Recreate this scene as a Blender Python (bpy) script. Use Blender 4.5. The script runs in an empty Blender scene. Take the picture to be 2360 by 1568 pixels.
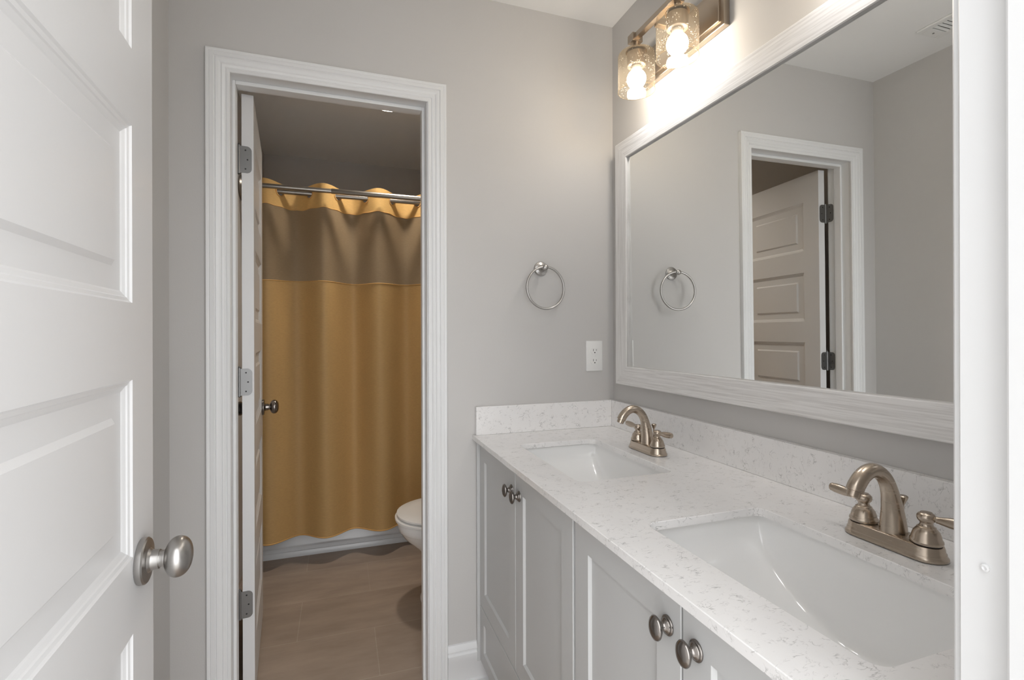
import bpy, bmesh, math, random
from mathutils import Vector, Matrix
random.seed(7)
PI = math.pi
S = bpy.context.scene
COL = S.collection

# ------------------------------------------------------------------ camera
YAW, ROLL, FPX = 0.3318, -0.0026, 1147.28
s_, c_ = math.sin(YAW), math.cos(YAW)
r0, u0, f0 = Vector((c_, -s_, 0)), Vector((0, 0, 1)), Vector((s_, c_, 0))
RV = r0*math.cos(ROLL) + u0*math.sin(ROLL)
UV = u0*math.cos(ROLL) - r0*math.sin(ROLL)
cam = bpy.data.cameras.new('camera')
cam.sensor_width = 36.0
cam.lens = FPX*36.0/2360.0
cam.shift_y = -(784.0-768.85)/2360.0
cam.clip_start = 0.02
co = bpy.data.objects.new('camera', cam); COL.objects.link(co)
M = Matrix.Identity(4)
for i in range(3):
    M[i][0], M[i][1], M[i][2] = RV[i], UV[i], -f0[i]
M[0][3], M[1][3], M[2][3] = -1.016, -1.725, 1.238
co.matrix_world = M
S.camera = co

# ------------------------------------------------------------------ light and exposure
W = bpy.data.worlds.new('world'); S.world = W; W.use_nodes = True
bg = W.node_tree.nodes['Background']
WAMB, WDIR = 2.75, 2.0                       # rooms beyond the doorway: even daylight, plus an added high glow for the counter
wn, wl = W.node_tree.nodes, W.node_tree.links
wg = wn.new('ShaderNodeTexCoord')
wd = wn.new('ShaderNodeVectorMath'); wd.operation = 'DOT_PRODUCT'; wd.inputs[1].default_value = (-0.10, -0.80, 0.59)
wl.new(wg.outputs['Generated'], wd.inputs[0])
wm = wn.new('ShaderNodeMath'); wm.operation = 'MAXIMUM'; wm.inputs[1].default_value = 0.0
wl.new(wd.outputs['Value'], wm.inputs[0])
wp = wn.new('ShaderNodeMath'); wp.operation = 'POWER'; wp.inputs[1].default_value = 3.0
wl.new(wm.outputs[0], wp.inputs[0])
wa = wn.new('ShaderNodeMath'); wa.operation = 'MULTIPLY_ADD'; wa.inputs[1].default_value = WDIR; wa.inputs[2].default_value = WAMB
wl.new(wp.outputs[0], wa.inputs[0])
wl.new(wa.outputs[0], bg.inputs[1])
bg.inputs[0].default_value = (0.97, 0.985, 1.0, 1)
S.view_settings.view_transform = 'Standard'
S.view_settings.look = 'None'
S.view_settings.gamma = 1.0
S.view_settings.use_curve_mapping = False
S.view_settings.exposure = 0.14
BULB = 58.0                                 # vanity bulbs
DOWN = 275.0                                 # recessed light of the toilet room
S.cycles.max_bounces = 14
S.cycles.diffuse_bounces = 8
S.cycles.transparent_max_bounces = 16
S.cycles.sample_clamp_indirect = 6.0
S.cycles.caustics_reflective = False
S.cycles.caustics_refractive = False

# ------------------------------------------------------------------ materials
def new_mat(name):
    m = bpy.data.materials.new(name); m.use_nodes = True
    nt = m.node_tree
    return m, nt, nt.nodes['Principled BSDF']

def paint(name, col, rough=0.5, bump=0.0, scale=180.0, spec=0.4, coat=0.0):
    m, nt, b = new_mat(name)
    b.inputs['Roughness'].default_value = rough
    b.inputs['Specular IOR Level'].default_value = spec
    b.inputs['Coat Weight'].default_value = coat
    b.inputs['Coat Roughness'].default_value = 0.06
    tc = nt.nodes.new('ShaderNodeTexCoord')
    n = nt.nodes.new('ShaderNodeTexNoise'); n.inputs['Scale'].default_value = 3.0
    n.inputs['Detail'].default_value = 3.0
    nt.links.new(tc.outputs['Object'], n.inputs['Vector'])
    mx = nt.nodes.new('ShaderNodeMix'); mx.data_type = 'RGBA'
    mx.inputs['A'].default_value = (*[c*0.975 for c in col], 1)
    mx.inputs['B'].default_value = (*[min(1, c*1.025) for c in col], 1)
    nt.links.new(n.outputs['Fac'], mx.inputs['Factor'])
    nt.links.new(mx.outputs['Result'], b.inputs['Base Color'])
    if bump:
        n2 = nt.nodes.new('ShaderNodeTexNoise'); n2.inputs['Scale'].default_value = scale
        n2.inputs['Detail'].default_value = 2.0
        nt.links.new(tc.outputs['Object'], n2.inputs['Vector'])
        bp = nt.nodes.new('ShaderNodeBump'); bp.inputs['Strength'].default_value = bump
        bp.inputs['Distance'].default_value = 0.0006
        nt.links.new(n2.outputs['Fac'], bp.inputs['Height'])
        nt.links.new(bp.outputs['Normal'], b.inputs['Normal'])
    return m

def metal(name, col, rough=0.3, stretch=(3, 3, 60), var=0.035):
    m, nt, b = new_mat(name)
    b.inputs['Metallic'].default_value = 1.0
    tc = nt.nodes.new('ShaderNodeTexCoord')
    mp = nt.nodes.new('ShaderNodeMapping'); mp.inputs['Scale'].default_value = stretch
    nt.links.new(tc.outputs['Object'], mp.inputs['Vector'])
    n = nt.nodes.new('ShaderNodeTexNoise'); n.inputs['Scale'].default_value = 4.0
    n.inputs['Detail'].default_value = 4.0
    nt.links.new(mp.outputs['Vector'], n.inputs['Vector'])
    mx = nt.nodes.new('ShaderNodeMix'); mx.data_type = 'RGBA'
    mx.inputs['A'].default_value = (*[c*(1-var) for c in col], 1)
    mx.inputs['B'].default_value = (*[min(1, c*(1+var)) for c in col], 1)
    nt.links.new(n.outputs['Fac'], mx.inputs['Factor'])
    nt.links.new(mx.outputs['Result'], b.inputs['Base Color'])
    mr = nt.nodes.new('ShaderNodeMapRange')
    mr.inputs['To Min'].default_value = rough*0.94; mr.inputs['To Max'].default_value = rough*1.06
    nt.links.new(n.outputs['Fac'], mr.inputs['Value'])
    nt.links.new(mr.outputs['Result'], b.inputs['Roughness'])
    return m

def quartz():
    m, nt, b = new_mat('white_quartz')
    b.inputs['Roughness'].default_value = 0.16
    b.inputs['Specular IOR Level'].default_value = 0.5
    N, L = nt.nodes, nt.links
    tc = N.new('ShaderNodeTexCoord')
    col = None
    def vein(scale, str_, width, mscale, mthr, rot):
        mp = N.new('ShaderNodeMapping'); mp.inputs['Scale'].default_value = str_
        mp.inputs['Rotation'].default_value = (0.3, 0.2, rot)
        L.new(tc.outputs['Object'], mp.inputs['Vector'])
        n = N.new('ShaderNodeTexNoise'); n.inputs['Scale'].default_value = scale
        n.inputs['Detail'].default_value = 4.0; n.inputs['Distortion'].default_value = 0.6
        L.new(mp.outputs['Vector'], n.inputs['Vector'])
        d = N.new('ShaderNodeMath'); d.operation = 'SUBTRACT'; d.inputs[1].default_value = 0.5
        L.new(n.outputs['Fac'], d.inputs[0])
        a = N.new('ShaderNodeMath'); a.operation = 'ABSOLUTE'; L.new(d.outputs[0], a.inputs[0])
        r = N.new('ShaderNodeMapRange'); r.inputs['From Min'].default_value = 0.0
        r.inputs['From Max'].default_value = width
        r.inputs['To Min'].default_value = 1.0; r.inputs['To Max'].default_value = 0.0
        L.new(a.outputs[0], r.inputs['Value'])
        k = N.new('ShaderNodeTexNoise'); k.inputs['Scale'].default_value = mscale
        k.inputs['Detail'].default_value = 3.0
        L.new(tc.outputs['Object'], k.inputs['Vector'])
        kr = N.new('ShaderNodeMapRange'); kr.inputs['From Min'].default_value = mthr
        kr.inputs['From Max'].default_value = mthr+0.12
        L.new(k.outputs['Fac'], kr.inputs['Value'])
        mu = N.new('ShaderNodeMath'); mu.operation = 'MULTIPLY'
        L.new(r.outputs['Result'], mu.inputs[0]); L.new(kr.outputs['Result'], mu.inputs[1])
        return mu.outputs[0]
    v1 = vein(34, (1.0, 2.3, 1.6), 0.024, 42, 0.51, 0.5)
    v2 = vein(70, (1.0, 1.9, 1.4), 0.030, 75, 0.54, -0.3)
    v3 = vein(9, (1.0, 1.4, 1.0), 0.004, 8, 0.58, 0.9)
    cl = N.new('ShaderNodeTexNoise'); cl.inputs['Scale'].default_value = 14.0; cl.inputs['Detail'].default_value = 5.0
    L.new(tc.outputs['Object'], cl.inputs['Vector'])
    base = N.new('ShaderNodeMix'); base.data_type = 'RGBA'
    base.inputs['A'].default_value = (0.81, 0.80, 0.795, 1); base.inputs['B'].default_value = (0.90, 0.89, 0.885, 1)
    L.new(cl.outputs['Fac'], base.inputs['Factor'])
    prev = base.outputs['Result']
    for v, c, w in ((v2, (0.44, 0.43, 0.43), 0.55), (v1, (0.34, 0.335, 0.33), 0.70), (v3, (0.28, 0.275, 0.27), 0.85)):
        sc = N.new('ShaderNodeMath'); sc.operation = 'MULTIPLY'; sc.inputs[1].default_value = w
        L.new(v, sc.inputs[0])
        mx = N.new('ShaderNodeMix'); mx.data_type = 'RGBA'
        mx.inputs['B'].default_value = (*c, 1)
        L.new(sc.outputs[0], mx.inputs['Factor']); L.new(prev, mx.inputs['A'])
        prev = mx.outputs['Result']
    L.new(prev, b.inputs['Base Color'])
    return m

def wood(name, stretch):
    m, nt, b = new_mat(name)
    N, L = nt.nodes, nt.links
    b.inputs['Roughness'].default_value = 0.55
    tc = N.new('ShaderNodeTexCoord')
    mp = N.new('ShaderNodeMapping'); mp.inputs['Scale'].default_value = stretch
    L.new(tc.outputs['Object'], mp.inputs['Vector'])
    n = N.new('ShaderNodeTexNoise'); n.inputs['Scale'].default_value = 1.0
    n.inputs['Detail'].default_value = 5.0; n.inputs['Roughness'].default_value = 0.65
    n.inputs['Distortion'].default_value = 0.5
    L.new(mp.outputs['Vector'], n.inputs['Vector'])
    cr = N.new('ShaderNodeValToRGB')
    cr.color_ramp.elements[0].position = 0.32; cr.color_ramp.elements[0].color = (0.62, 0.605, 0.59, 1)
    cr.color_ramp.elements[1].position = 0.58; cr.color_ramp.elements[1].color = (0.82, 0.81, 0.80, 1)
    L.new(n.outputs['Fac'], cr.inputs['Fac']); L.new(cr.outputs['Color'], b.inputs['Base Color'])
    bp = N.new('ShaderNodeBump'); bp.inputs['Strength'].default_value = 0.22; bp.inputs['Distance'].default_value = 0.0008
    L.new(n.outputs['Fac'], bp.inputs['Height']); L.new(bp.outputs['Normal'], b.inputs['Normal'])
    return m

def tile_floor():
    m, nt, b = new_mat('brown_stone_tile')
    N, L = nt.nodes, nt.links
    tc = N.new('ShaderNodeTexCoord')
    mp = N.new('ShaderNodeMapping'); mp.inputs['Location'].default_value = (1.185, -0.135, 0)
    L.new(tc.outputs['Object'], mp.inputs['Vector'])
    br = N.new('ShaderNodeTexBrick')
    br.offset = 0.5; br.offset_frequency = 2; br.squash = 1.0
    br.inputs['Scale'].default_value = 1.0
    br.inputs['Brick Width'].default_value = 0.602; br.inputs['Row Height'].default_value = 0.3145
    br.inputs['Mortar Size'].default_value = 0.0022; br.inputs['Mortar Smooth'].default_value = 0.2
    br.inputs['Bias'].default_value = 0.0
    br.inputs['Color1'].default_value = (0.33, 0.265, 0.215, 1)
    br.inputs['Color2'].default_value = (0.39, 0.32, 0.265, 1)
    br.inputs['Mortar'].default_value = (0.40, 0.335, 0.285, 1)
    L.new(mp.outputs['Vector'], br.inputs['Vector'])
    m2 = N.new('ShaderNodeMapping'); m2.inputs['Scale'].default_value = (2.2, 7.0, 1)
    L.new(tc.outputs['Object'], m2.inputs['Vector'])
    n = N.new('ShaderNodeTexNoise'); n.inputs['Scale'].default_value = 1.6; n.inputs['Detail'].default_value = 7.0
    n.inputs['Roughness'].default_value = 0.6
    L.new(m2.outputs['Vector'], n.inputs['Vector'])
    cr = N.new('ShaderNodeValToRGB')
    cr.color_ramp.elements[0].position = 0.30; cr.color_ramp.elements[0].color = (0.80, 0.79, 0.78, 1)
    cr.color_ramp.elements[1].position = 0.70; cr.color_ramp.elements[1].color = (1.12, 1.12, 1.12, 1)
    L.new(n.outputs['Fac'], cr.inputs['Fac'])
    mu = N.new('ShaderNodeMix'); mu.data_type = 'RGBA'; mu.blend_type = 'MULTIPLY'
    mu.inputs['Factor'].default_value = 1.0
    L.new(br.outputs['Color'], mu.inputs['A']); L.new(cr.outputs['Color'], mu.inputs['B'])
    L.new(mu.outputs['Result'], b.inputs['Base Color'])
    b.inputs['Roughness'].default_value = 0.45
    bp = N.new('ShaderNodeBump'); bp.inputs['Strength'].default_value = 0.5; bp.inputs['Distance'].default_value = 0.002
    bp.invert = True
    L.new(br.outputs['Fac'], bp.inputs['Height']); L.new(bp.outputs['Normal'], b.inputs['Normal'])
    return m

def cloth(name, col, trans=0.25, see=0.0, weave=900.0, sheen=0.35, rough=0.55):
    m, nt, b = new_mat(name)
    N, L = nt.nodes, nt.links
    out = N['Material Output']
    tc = N.new('ShaderNodeTexCoord')
    mp = N.new('ShaderNodeMapping'); mp.inputs['Scale'].default_value = (0.25, 0.25, 1.0)
    L.new(tc.outputs['Object'], mp.inputs['Vector'])
    n = N.new('ShaderNodeTexNoise'); n.inputs['Scale'].default_value = 260.0; n.inputs['Detail'].default_value = 2.0
    L.new(mp.outputs['Vector'], n.inputs['Vector'])
    mx = N.new('ShaderNodeMix'); mx.data_type = 'RGBA'
    mx.inputs['A'].default_value = (*[c*0.88 for c in col], 1); mx.inputs['B'].default_value = (*[c*1.1 for c in col], 1)
    L.new(n.outputs['Fac'], mx.inputs['Factor'])
    L.new(mx.outputs['Result'], b.inputs['Base Color'])
    b.inputs['Roughness'].default_value = rough
    b.inputs['Specular IOR Level'].default_value = 0.35
    b.inputs['Sheen Weight'].default_value = sheen
    b.inputs['Sheen Tint'].default_value = (*col, 1)
    tl = N.new('ShaderNodeBsdfTranslucent')
    L.new(mx.outputs['Result'], tl.inputs['Color'])
    ms = N.new('ShaderNodeMixShader'); ms.inputs['Fac'].default_value = trans
    L.new(b.outputs[0], ms.inputs[1]); L.new(tl.outputs[0], ms.inputs[2])
    last = ms
    if see:
        tp = N.new('ShaderNodeBsdfTransparent'); tp.inputs['Color'].default_value = (*[min(1, c*1.6+0.15) for c in col], 1)
        m2 = N.new('ShaderNodeMixShader'); m2.inputs['Fac'].default_value = see
        L.new(ms.outputs[0], m2.inputs[1]); L.new(tp.outputs[0], m2.inputs[2])
        last = m2
    L.new(last.outputs[0], out.inputs['Surface'])
    return m

def seeded_glass():
    m, nt, b = new_mat('seeded_amber_glass')
    N, L = nt.nodes, nt.links
    out = N['Material Output']
    tc = N.new('ShaderNodeTexCoord')
    v = N.new('ShaderNodeTexVoronoi'); v.inputs['Scale'].default_value = 230.0
    L.new(tc.outputs['Object'], v.inputs['Vector'])
    r = N.new('ShaderNodeMapRange'); r.inputs['From Min'].default_value = 0.16; r.inputs['From Max'].default_value = 0.30
    r.inputs['To Min'].default_value = 1.0; r.inputs['To Max'].default_value = 0.0
    L.new(v.outputs['Distance'], r.inputs['Value'])
    k = N.new('ShaderNodeTexNoise'); k.inputs['Scale'].default_value = 60.0
    L.new(tc.outputs['Object'], k.inputs['Vector'])
    kr = N.new('ShaderNodeMapRange'); kr.inputs['From Min'].default_value = 0.50; kr.inputs['From Max'].default_value = 0.56
    L.new(k.outputs['Fac'], kr.inputs['Value'])
    sd = N.new('ShaderNodeMath'); sd.operation = 'MULTIPLY'
    L.new(r.outputs['Result'], sd.inputs[0]); L.new(kr.outputs['Result'], sd.inputs[1])
    tp = N.new('ShaderNodeBsdfTransparent'); tp.inputs['Color'].default_value = (0.85, 0.775, 0.66, 1)
    df = N.new('ShaderNodeBsdfDiffuse'); df.inputs['Color'].default_value = (0.80, 0.68, 0.52, 1)
    tl = N.new('ShaderNodeBsdfTranslucent'); tl.inputs['Color'].default_value = (0.80, 0.66, 0.48, 1)
    ad = N.new('ShaderNodeMixShader'); ad.inputs['Fac'].default_value = 0.5
    L.new(df.outputs[0], ad.inputs[1]); L.new(tl.outputs[0], ad.inputs[2])
    # a film of bubbles scatters a little light everywhere, much more at each seed
    f = N.new('ShaderNodeMath'); f.operation = 'MULTIPLY_ADD'; f.inputs[1].default_value = 0.6; f.inputs[2].default_value = 0.05
    L.new(sd.outputs[0], f.inputs[0])
    m1 = N.new('ShaderNodeMixShader'); L.new(f.outputs[0], m1.inputs['Fac'])
    L.new(tp.outputs[0], m1.inputs[1]); L.new(ad.outputs[0], m1.inputs[2])
    gl = N.new('ShaderNodeBsdfGlossy'); gl.inputs['Roughness'].default_value = 0.04
    lw = N.new('ShaderNodeLayerWeight'); lw.inputs['Blend'].default_value = 0.5
    pw = N.new('ShaderNodeMath'); pw.operation = 'POWER'; pw.inputs[1].default_value = 4.0
    L.new(lw.outputs['Facing'], pw.inputs[0])
    fr = N.new('ShaderNodeMath'); fr.operation = 'MULTIPLY_ADD'; fr.inputs[1].default_value = 0.35; fr.inputs[2].default_value = 0.03
    L.new(pw.outputs[0], fr.inputs[0])
    m2 = N.new('ShaderNodeMixShader'); L.new(fr.outputs[0], m2.inputs['Fac'])
    L.new(m1.outputs[0], m2.inputs[1]); L.new(gl.outputs[0], m2.inputs[2])
    L.new(m2.outputs[0], out.inputs['Surface'])
    return m

def emit(name, col, strength):
    m, nt, b = new_mat(name)
    b.inputs['Base Color'].default_value = (0.9, 0.88, 0.85, 1)
    b.inputs['Emission Color'].default_value = (*col, 1)
    b.inputs['Emission Strength'].default_value = strength
    return m

MT = {}
MT['wall'] = paint('greige_wall_paint', (0.57, 0.558, 0.546), 0.55, 0.25, 260, 0.25)
MT['ceiling'] = paint('white_ceiling_paint', (0.86, 0.86, 0.855), 0.9, 0.3, 160, 0.1)
MT['trim'] = paint('white_semi_gloss_trim', (0.76, 0.765, 0.77), 0.32, 0.08, 90, 0.5)
MT['door'] = paint('white_door_paint', (0.69, 0.69, 0.695), 0.36, 0.10, 90, 0.45)
MT['cabinet'] = paint('pale_grey_cabinet_paint', (0.56, 0.565, 0.565), 0.40, 0.05, 90, 0.4)
MT['quartz'] = quartz()
MT['ceramic'] = paint('white_glazed_ceramic', (0.87, 0.87, 0.865), 0.10, 0, 1, 0.5, 0.6)
MT['acrylic'] = paint('shaded_white_acrylic', (0.60, 0.62, 0.64), 0.25, 0, 1, 0.5)  # white tub, greyed in colour to stand in for the curtain's shade
MT['plastic'] = paint('white_plastic', (0.82, 0.82, 0.81), 0.30, 0, 1, 0.5)
MT['dark'] = paint('dark_slot', (0.02, 0.02, 0.02), 0.6)
MT['kick'] = paint('grey_toe_kick', (0.42, 0.42, 0.42), 0.6)
MT['nickel'] = metal('warm_brushed_nickel', (0.50, 0.425, 0.35), 0.27)
MT['satin'] = metal('satin_nickel', (0.44, 0.425, 0.41), 0.33)
MT['pewter'] = metal('polished_pewter', (0.25, 0.23, 0.215), 0.20)
MT['steel'] = metal('brushed_steel', (0.40, 0.375, 0.345), 0.34, (60, 3, 3))
MT['hinge'] = metal('grey_hinge_steel', (0.24, 0.237, 0.235), 0.42)
MT['bronze'] = metal('champagne_fixture_metal', (0.44, 0.375, 0.305), 0.30, (4, 120, 4))
MT['wood_y'] = wood('whitewashed_wood_grain', (40, 5, 230))
MT['wood_z'] = wood('whitewashed_wood_grain_upright', (40, 230, 5))
MT['tile'] = tile_floor()
MT['bounce'] = paint('pale_bounce_floor', (0.66, 0.64, 0.61), 0.95, 0.8, 400, 0.05)  # invented pale floor colour, chosen to throw daylight upwards
MT['gold'] = cloth('gold_satin_cloth', (0.56, 0.36, 0.15), 0.10)
MT['header'] = cloth('gold_satin_header', (0.84, 0.54, 0.21), 0.30, sheen=0.5, rough=0.42)
MT['sheer'] = cloth('sheer_tan_voile', (0.46, 0.345, 0.215), 0.36, 0.22)
MT['glass'] = seeded_glass()
MT['bulb'] = emit('lit_bulb', (1.0, 0.985, 0.97), BULB)
MT['lens'] = emit('lit_lens', (1.0, 0.90, 0.78), DOWN)
mm, nt_, b_ = new_mat('mirror_silver')
b_.inputs['Metallic'].default_value = 1.0; b_.inputs['Roughness'].default_value = 0.0
b_.inputs['Base Color'].default_value = (0.92, 0.93, 0.92, 1)
MT['mirror'] = mm

# ------------------------------------------------------------------ mesh helpers
def bm_new(): return bmesh.new()

def box(bm, x0, x1, y0, y1, z0, z1, bev=0.0, seg=2):
    vs = [bm.verts.new((x, y, z)) for x in (x0, x1) for y in (y0, y1) for z in (z0, z1)]
    idx = [(0, 1, 3, 2), (4, 6, 7, 5), (0, 4, 5, 1), (2, 3, 7, 6), (0, 2, 6, 4), (1, 5, 7, 3)]
    fs = [bm.faces.new([vs[i] for i in f]) for f in idx]
    if bev:
        es = {e for f in fs for e in f.edges}
        bmesh.ops.bevel(bm, geom=list(es), offset=bev, segments=seg, affect='EDGES', profile=0.5)

def grid(bm, rows, close_u=False, close_v=False):
    """rows: list of equal-length lists of points; faces between neighbours."""
    V = [[bm.verts.new(p) for p in r] for r in rows]
    n, k = len(V), len(V[0])
    for i in range(n if close_v else n-1):
        for j in range(k if close_u else k-1):
            a, b, c, d = V[i][j], V[i][(j+1) % k], V[(i+1) % n][(j+1) % k], V[(i+1) % n][j]
            try: bm.faces.new((a, b, c, d))
            except ValueError: pass
    return V

def lathe(bm, prof, mat=Matrix.Identity(4), seg=32, sx=1.0, sy=1.0, cap=True):
    rows = []
    for r, h in prof:
        rows.append([mat @ Vector((r*sx*math.cos(2*PI*j/seg), r*sy*math.sin(2*PI*j/seg), h)) for j in range(seg)])
    V = grid(bm, rows, close_u=True)
    if cap:
        for row in (V[0], V[-1]):
            try: bm.faces.new(row)
            except ValueError: pass

def tube(bm, pts, radii, seg=20, cap=True, flat=None):
    pts = [Vector(p) for p in pts]
    if not hasattr(radii, '__len__'): radii = [radii]*len(pts)
    rows, up = [], None
    for i, p in enumerate(pts):
        t = (pts[min(i+1, len(pts)-1)] - pts[max(i-1, 0)]).normalized()
        if up is None:
            up = Vector((0, 0, 1)) if abs(t.z) < 0.9 else Vector((0, 1, 0))
        n = (up - t*up.dot(t)).normalized(); b = t.cross(n); up = n
        rows.append([p + (n*math.cos(a)+b*math.sin(a))*radii[i] for a in [2*PI*j/seg for j in range(seg)]])
    V = grid(bm, rows, close_u=True)
    if cap:
        for row in (V[0], V[-1]):
            try: bm.faces.new(row)
            except ValueError: pass

def torus(bm, R, r, mat, seg=48, sub=12, sx=1.0):
    rows = []
    for i in range(seg):
        a = 2*PI*i/seg
        rows.append([mat @ Vector(((R+r*math.cos(t))*math.cos(a)*sx, (R+r*math.cos(t))*math.sin(a), r*math.sin(t)))
                     for t in [2*PI*j/sub for j in range(sub)]])
    grid(bm, rows, close_u=True, close_v=True)

def axis(loc, d, spin=Vector((0, 0, 1))):
    """matrix whose z axis is d, its x axis close to spin"""
    z = Vector(d).normalized()
    sp = Vector(spin)
    if abs(sp.dot(z)) > 0.95: sp = Vector((0, 1, 0))
    x = (sp - z*sp.dot(z)).normalized(); y = z.cross(x)
    m = Matrix.Identity(4)
    for i in range(3): m[i][0], m[i][1], m[i][2], m[i][3] = x[i], y[i], z[i], loc[i]
    return m

def catmull(P, n):
    out = []
    P = [Vector(p) for p in P]
    Q = [P[0]*2-P[1]] + P + [P[-1]*2-P[-2]]
    for i in range(1, len(Q)-2):
        for k in range(n):
            t = k/n
            a, b, c, d = Q[i-1], Q[i], Q[i+1], Q[i+2]
            out.append(0.5*((2*b)+(-a+c)*t+(2*a-5*b+4*c-d)*t*t+(-a+3*b-3*c+d)*t**3))
    out.append(P[-1])
    return out

def obj(name, bm, mat, parent=None, smooth=False, angle=35.0):
    bmesh.ops.remove_doubles(bm, verts=bm.verts, dist=1e-6)
    bmesh.ops.recalc_face_normals(bm, faces=bm.faces)
    me = bpy.data.meshes.new(name); bm.to_mesh(me); bm.free()
    if isinstance(mat, str): mat = MT[mat]
    me.materials.append(mat)
    if smooth:
        for p in me.polygons: p.use_smooth = True
        me.set_sharp_from_angle(angle=math.radians(angle))
    o = bpy.data.objects.new(name, me); COL.objects.link(o)
    if parent is not None:
        o.parent = parent
        o.matrix_parent_inverse = Matrix.Translation(-parent.location) if False else Matrix.Identity(4)
        if parent.type == 'EMPTY':
            me.transform(Matrix.Translation(-Vector(parent.location)))
    return o

def tag(o, label=None, cat=None, group=None, kind=None):
    if label: o['label'] = label
    if cat: o['category'] = cat
    if group: o['group'] = group
    if kind: o['kind'] = kind
    return o

def thing(name, label, cat, loc=(0, 0, 0), group=None):
    o = bpy.data.objects.new(name, None); COL.objects.link(o)
    o.empty_display_size = 0.05
    o.location = loc
    return tag(o, label, cat, group)

def kids(o): return [c for c in bpy.data.objects if c.parent == o]

def dup(root, shift, label):
    r = root.copy(); COL.objects.link(r)
    r.location = Vector(root.location) + Vector(shift); r['label'] = label
    for ch in kids(root):
        c = ch.copy(); COL.objects.link(c); c.parent = r
        for g in kids(ch):
            d = g.copy(); COL.objects.link(d); d.parent = c
    return r

def part(name, bm, mat, root, parent=None, smooth=False, angle=35.0):
    """mesh given in world coordinates; stored relative to its root empty"""
    bmesh.ops.translate(bm, verts=bm.verts, vec=-Vector(root.location))
    bmesh.ops.remove_doubles(bm, verts=bm.verts, dist=1e-6)
    bmesh.ops.recalc_face_normals(bm, faces=bm.faces)
    me = bpy.data.meshes.new(name); bm.to_mesh(me); bm.free()
    me.materials.append(MT[mat] if isinstance(mat, str) else mat)
    if smooth:
        for p in me.polygons: p.use_smooth = True
        me.set_sharp_from_angle(angle=math.radians(angle))
    o = bpy.data.objects.new(name, me); COL.objects.link(o)
    o.parent = parent if parent is not None else root
    return o

# ------------------------------------------------------------------ room measures (metres)
XL, CEIL, YE, YB = -1.496, 2.443, -1.470, 1.958     # left wall, ceiling, entry wall, back wall of the tub
WT = 0.115

def struct(name, bm, mat, smooth=False, parent=None, label=None, cat=None):
    o = obj(name, bm, mat, parent, smooth)
    if parent is None: tag(o, label, cat, None, 'structure')
    return o

b = bm_new(); box(b, XL-0.1, 0.1, YE-WT/2, YB+0.1, -0.06, 0.0)
struct('floor', b, 'tile')
b = bm_new(); box(b, -1.75, 1.2, -3.0, YE-WT/2, -0.06, -0.004)
struct('floor_bounce', b, 'bounce')  # unseen pale floor, added to reflect daylight up into the room
LX, LY, LR = -0.775, 0.962, 0.068                   # recessed light
b = bm_new()
oc = [(XL-0.1, YE-WT), (0.1, YE-WT), (0.1, YB+0.1), (XL-0.1, YB+0.1)]
circ = [(LX+LR*math.cos(2*PI*k/40), LY+LR*math.sin(2*PI*k/40)) for k in range(40)]
es = []
for L in (oc, circ):
    V = [b.verts.new((x, y, CEIL)) for x, y in L]
    es += [b.edges.new((V[k], V[(k+1) % len(V)])) for k in range(len(V))]
bmesh.ops.triangle_fill(b, use_beauty=True, use_dissolve=False, edges=es)
grid(b, [[(x, y, CEIL) for x, y in oc], [(x, y, CEIL+0.1) for x, y in oc]], close_u=True)
b.faces.new([b.verts.new((x, y, CEIL+0.1)) for x, y in oc])
struct('ceiling', b, 'ceiling')
b = bm_new(); box(b, 0.0, 0.1, YE-WT, YB+0.1, 0.0, CEIL)
struct('wall_right', b, 'wall')
b = bm_new(); box(b, XL-0.1, XL, YE-WT, YB+0.1, 0.0, CEIL)
struct('wall_left', b, 'wall')
b = bm_new(); box(b, XL, 0.0, YB, YB+0.1, 0.0, CEIL)
struct('wall_back', b, 'wall')

b = bm_new(); box(b, -1.75, -1.65, -3.0, YE-WT, 0.0, CEIL)
struct('wall_blocker', b, 'wall')  # unseen wall, added to cut the daylight on the right-hand jamb
# far wall with the toilet-room doorway
DX0, DX1, DZ = -1.3375, -0.7325, 2.041               # jamb faces and head of the doorway
def wall_with_hole(y0, y1, xa, xb, hx0, hx1, hz):
    b = bm_new()
    P = [(xa, 0), (hx0, 0), (hx0, hz), (hx1, hz), (hx1, 0), (xb, 0), (xb, CEIL), (xa, CEIL)]
    A = [b.verts.new((x, y0, z)) for x, z in P]; B = [b.verts.new((x, y1, z)) for x, z in P]
    for V, q in ((A, y0), (B, y1)):
        v = V
        # split into three quads around the opening
        t0 = b.verts.new((hx0, q, CEIL)); t1 = b.verts.new((hx1, q, CEIL))
        b.faces.new((v[0], v[1], v[2], t0, v[7])); b.faces.new((v[2], v[3], t1, t0)); b.faces.new((v[3], v[4], v[5], v[6], t1))
    for i in range(8):
        j = (i+1) % 8
        if i == 6: continue
        b.faces.new((A[i], A[j], B[j], B[i]))
    return b
struct('wall_far', wall_with_hole(0.0, WT, XL, 0.0, DX0-0.018, DX1+0.018, DZ+0.018), 'wall')
EX0, EX1, EZ = -1.284, -0.556, 2.045                 # entry doorway
struct('wall_entry', wall_with_hole(YE-WT, YE, XL, 0.0, EX0-0.018, EX1+0.018, EZ+0.018), 'wall')

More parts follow.
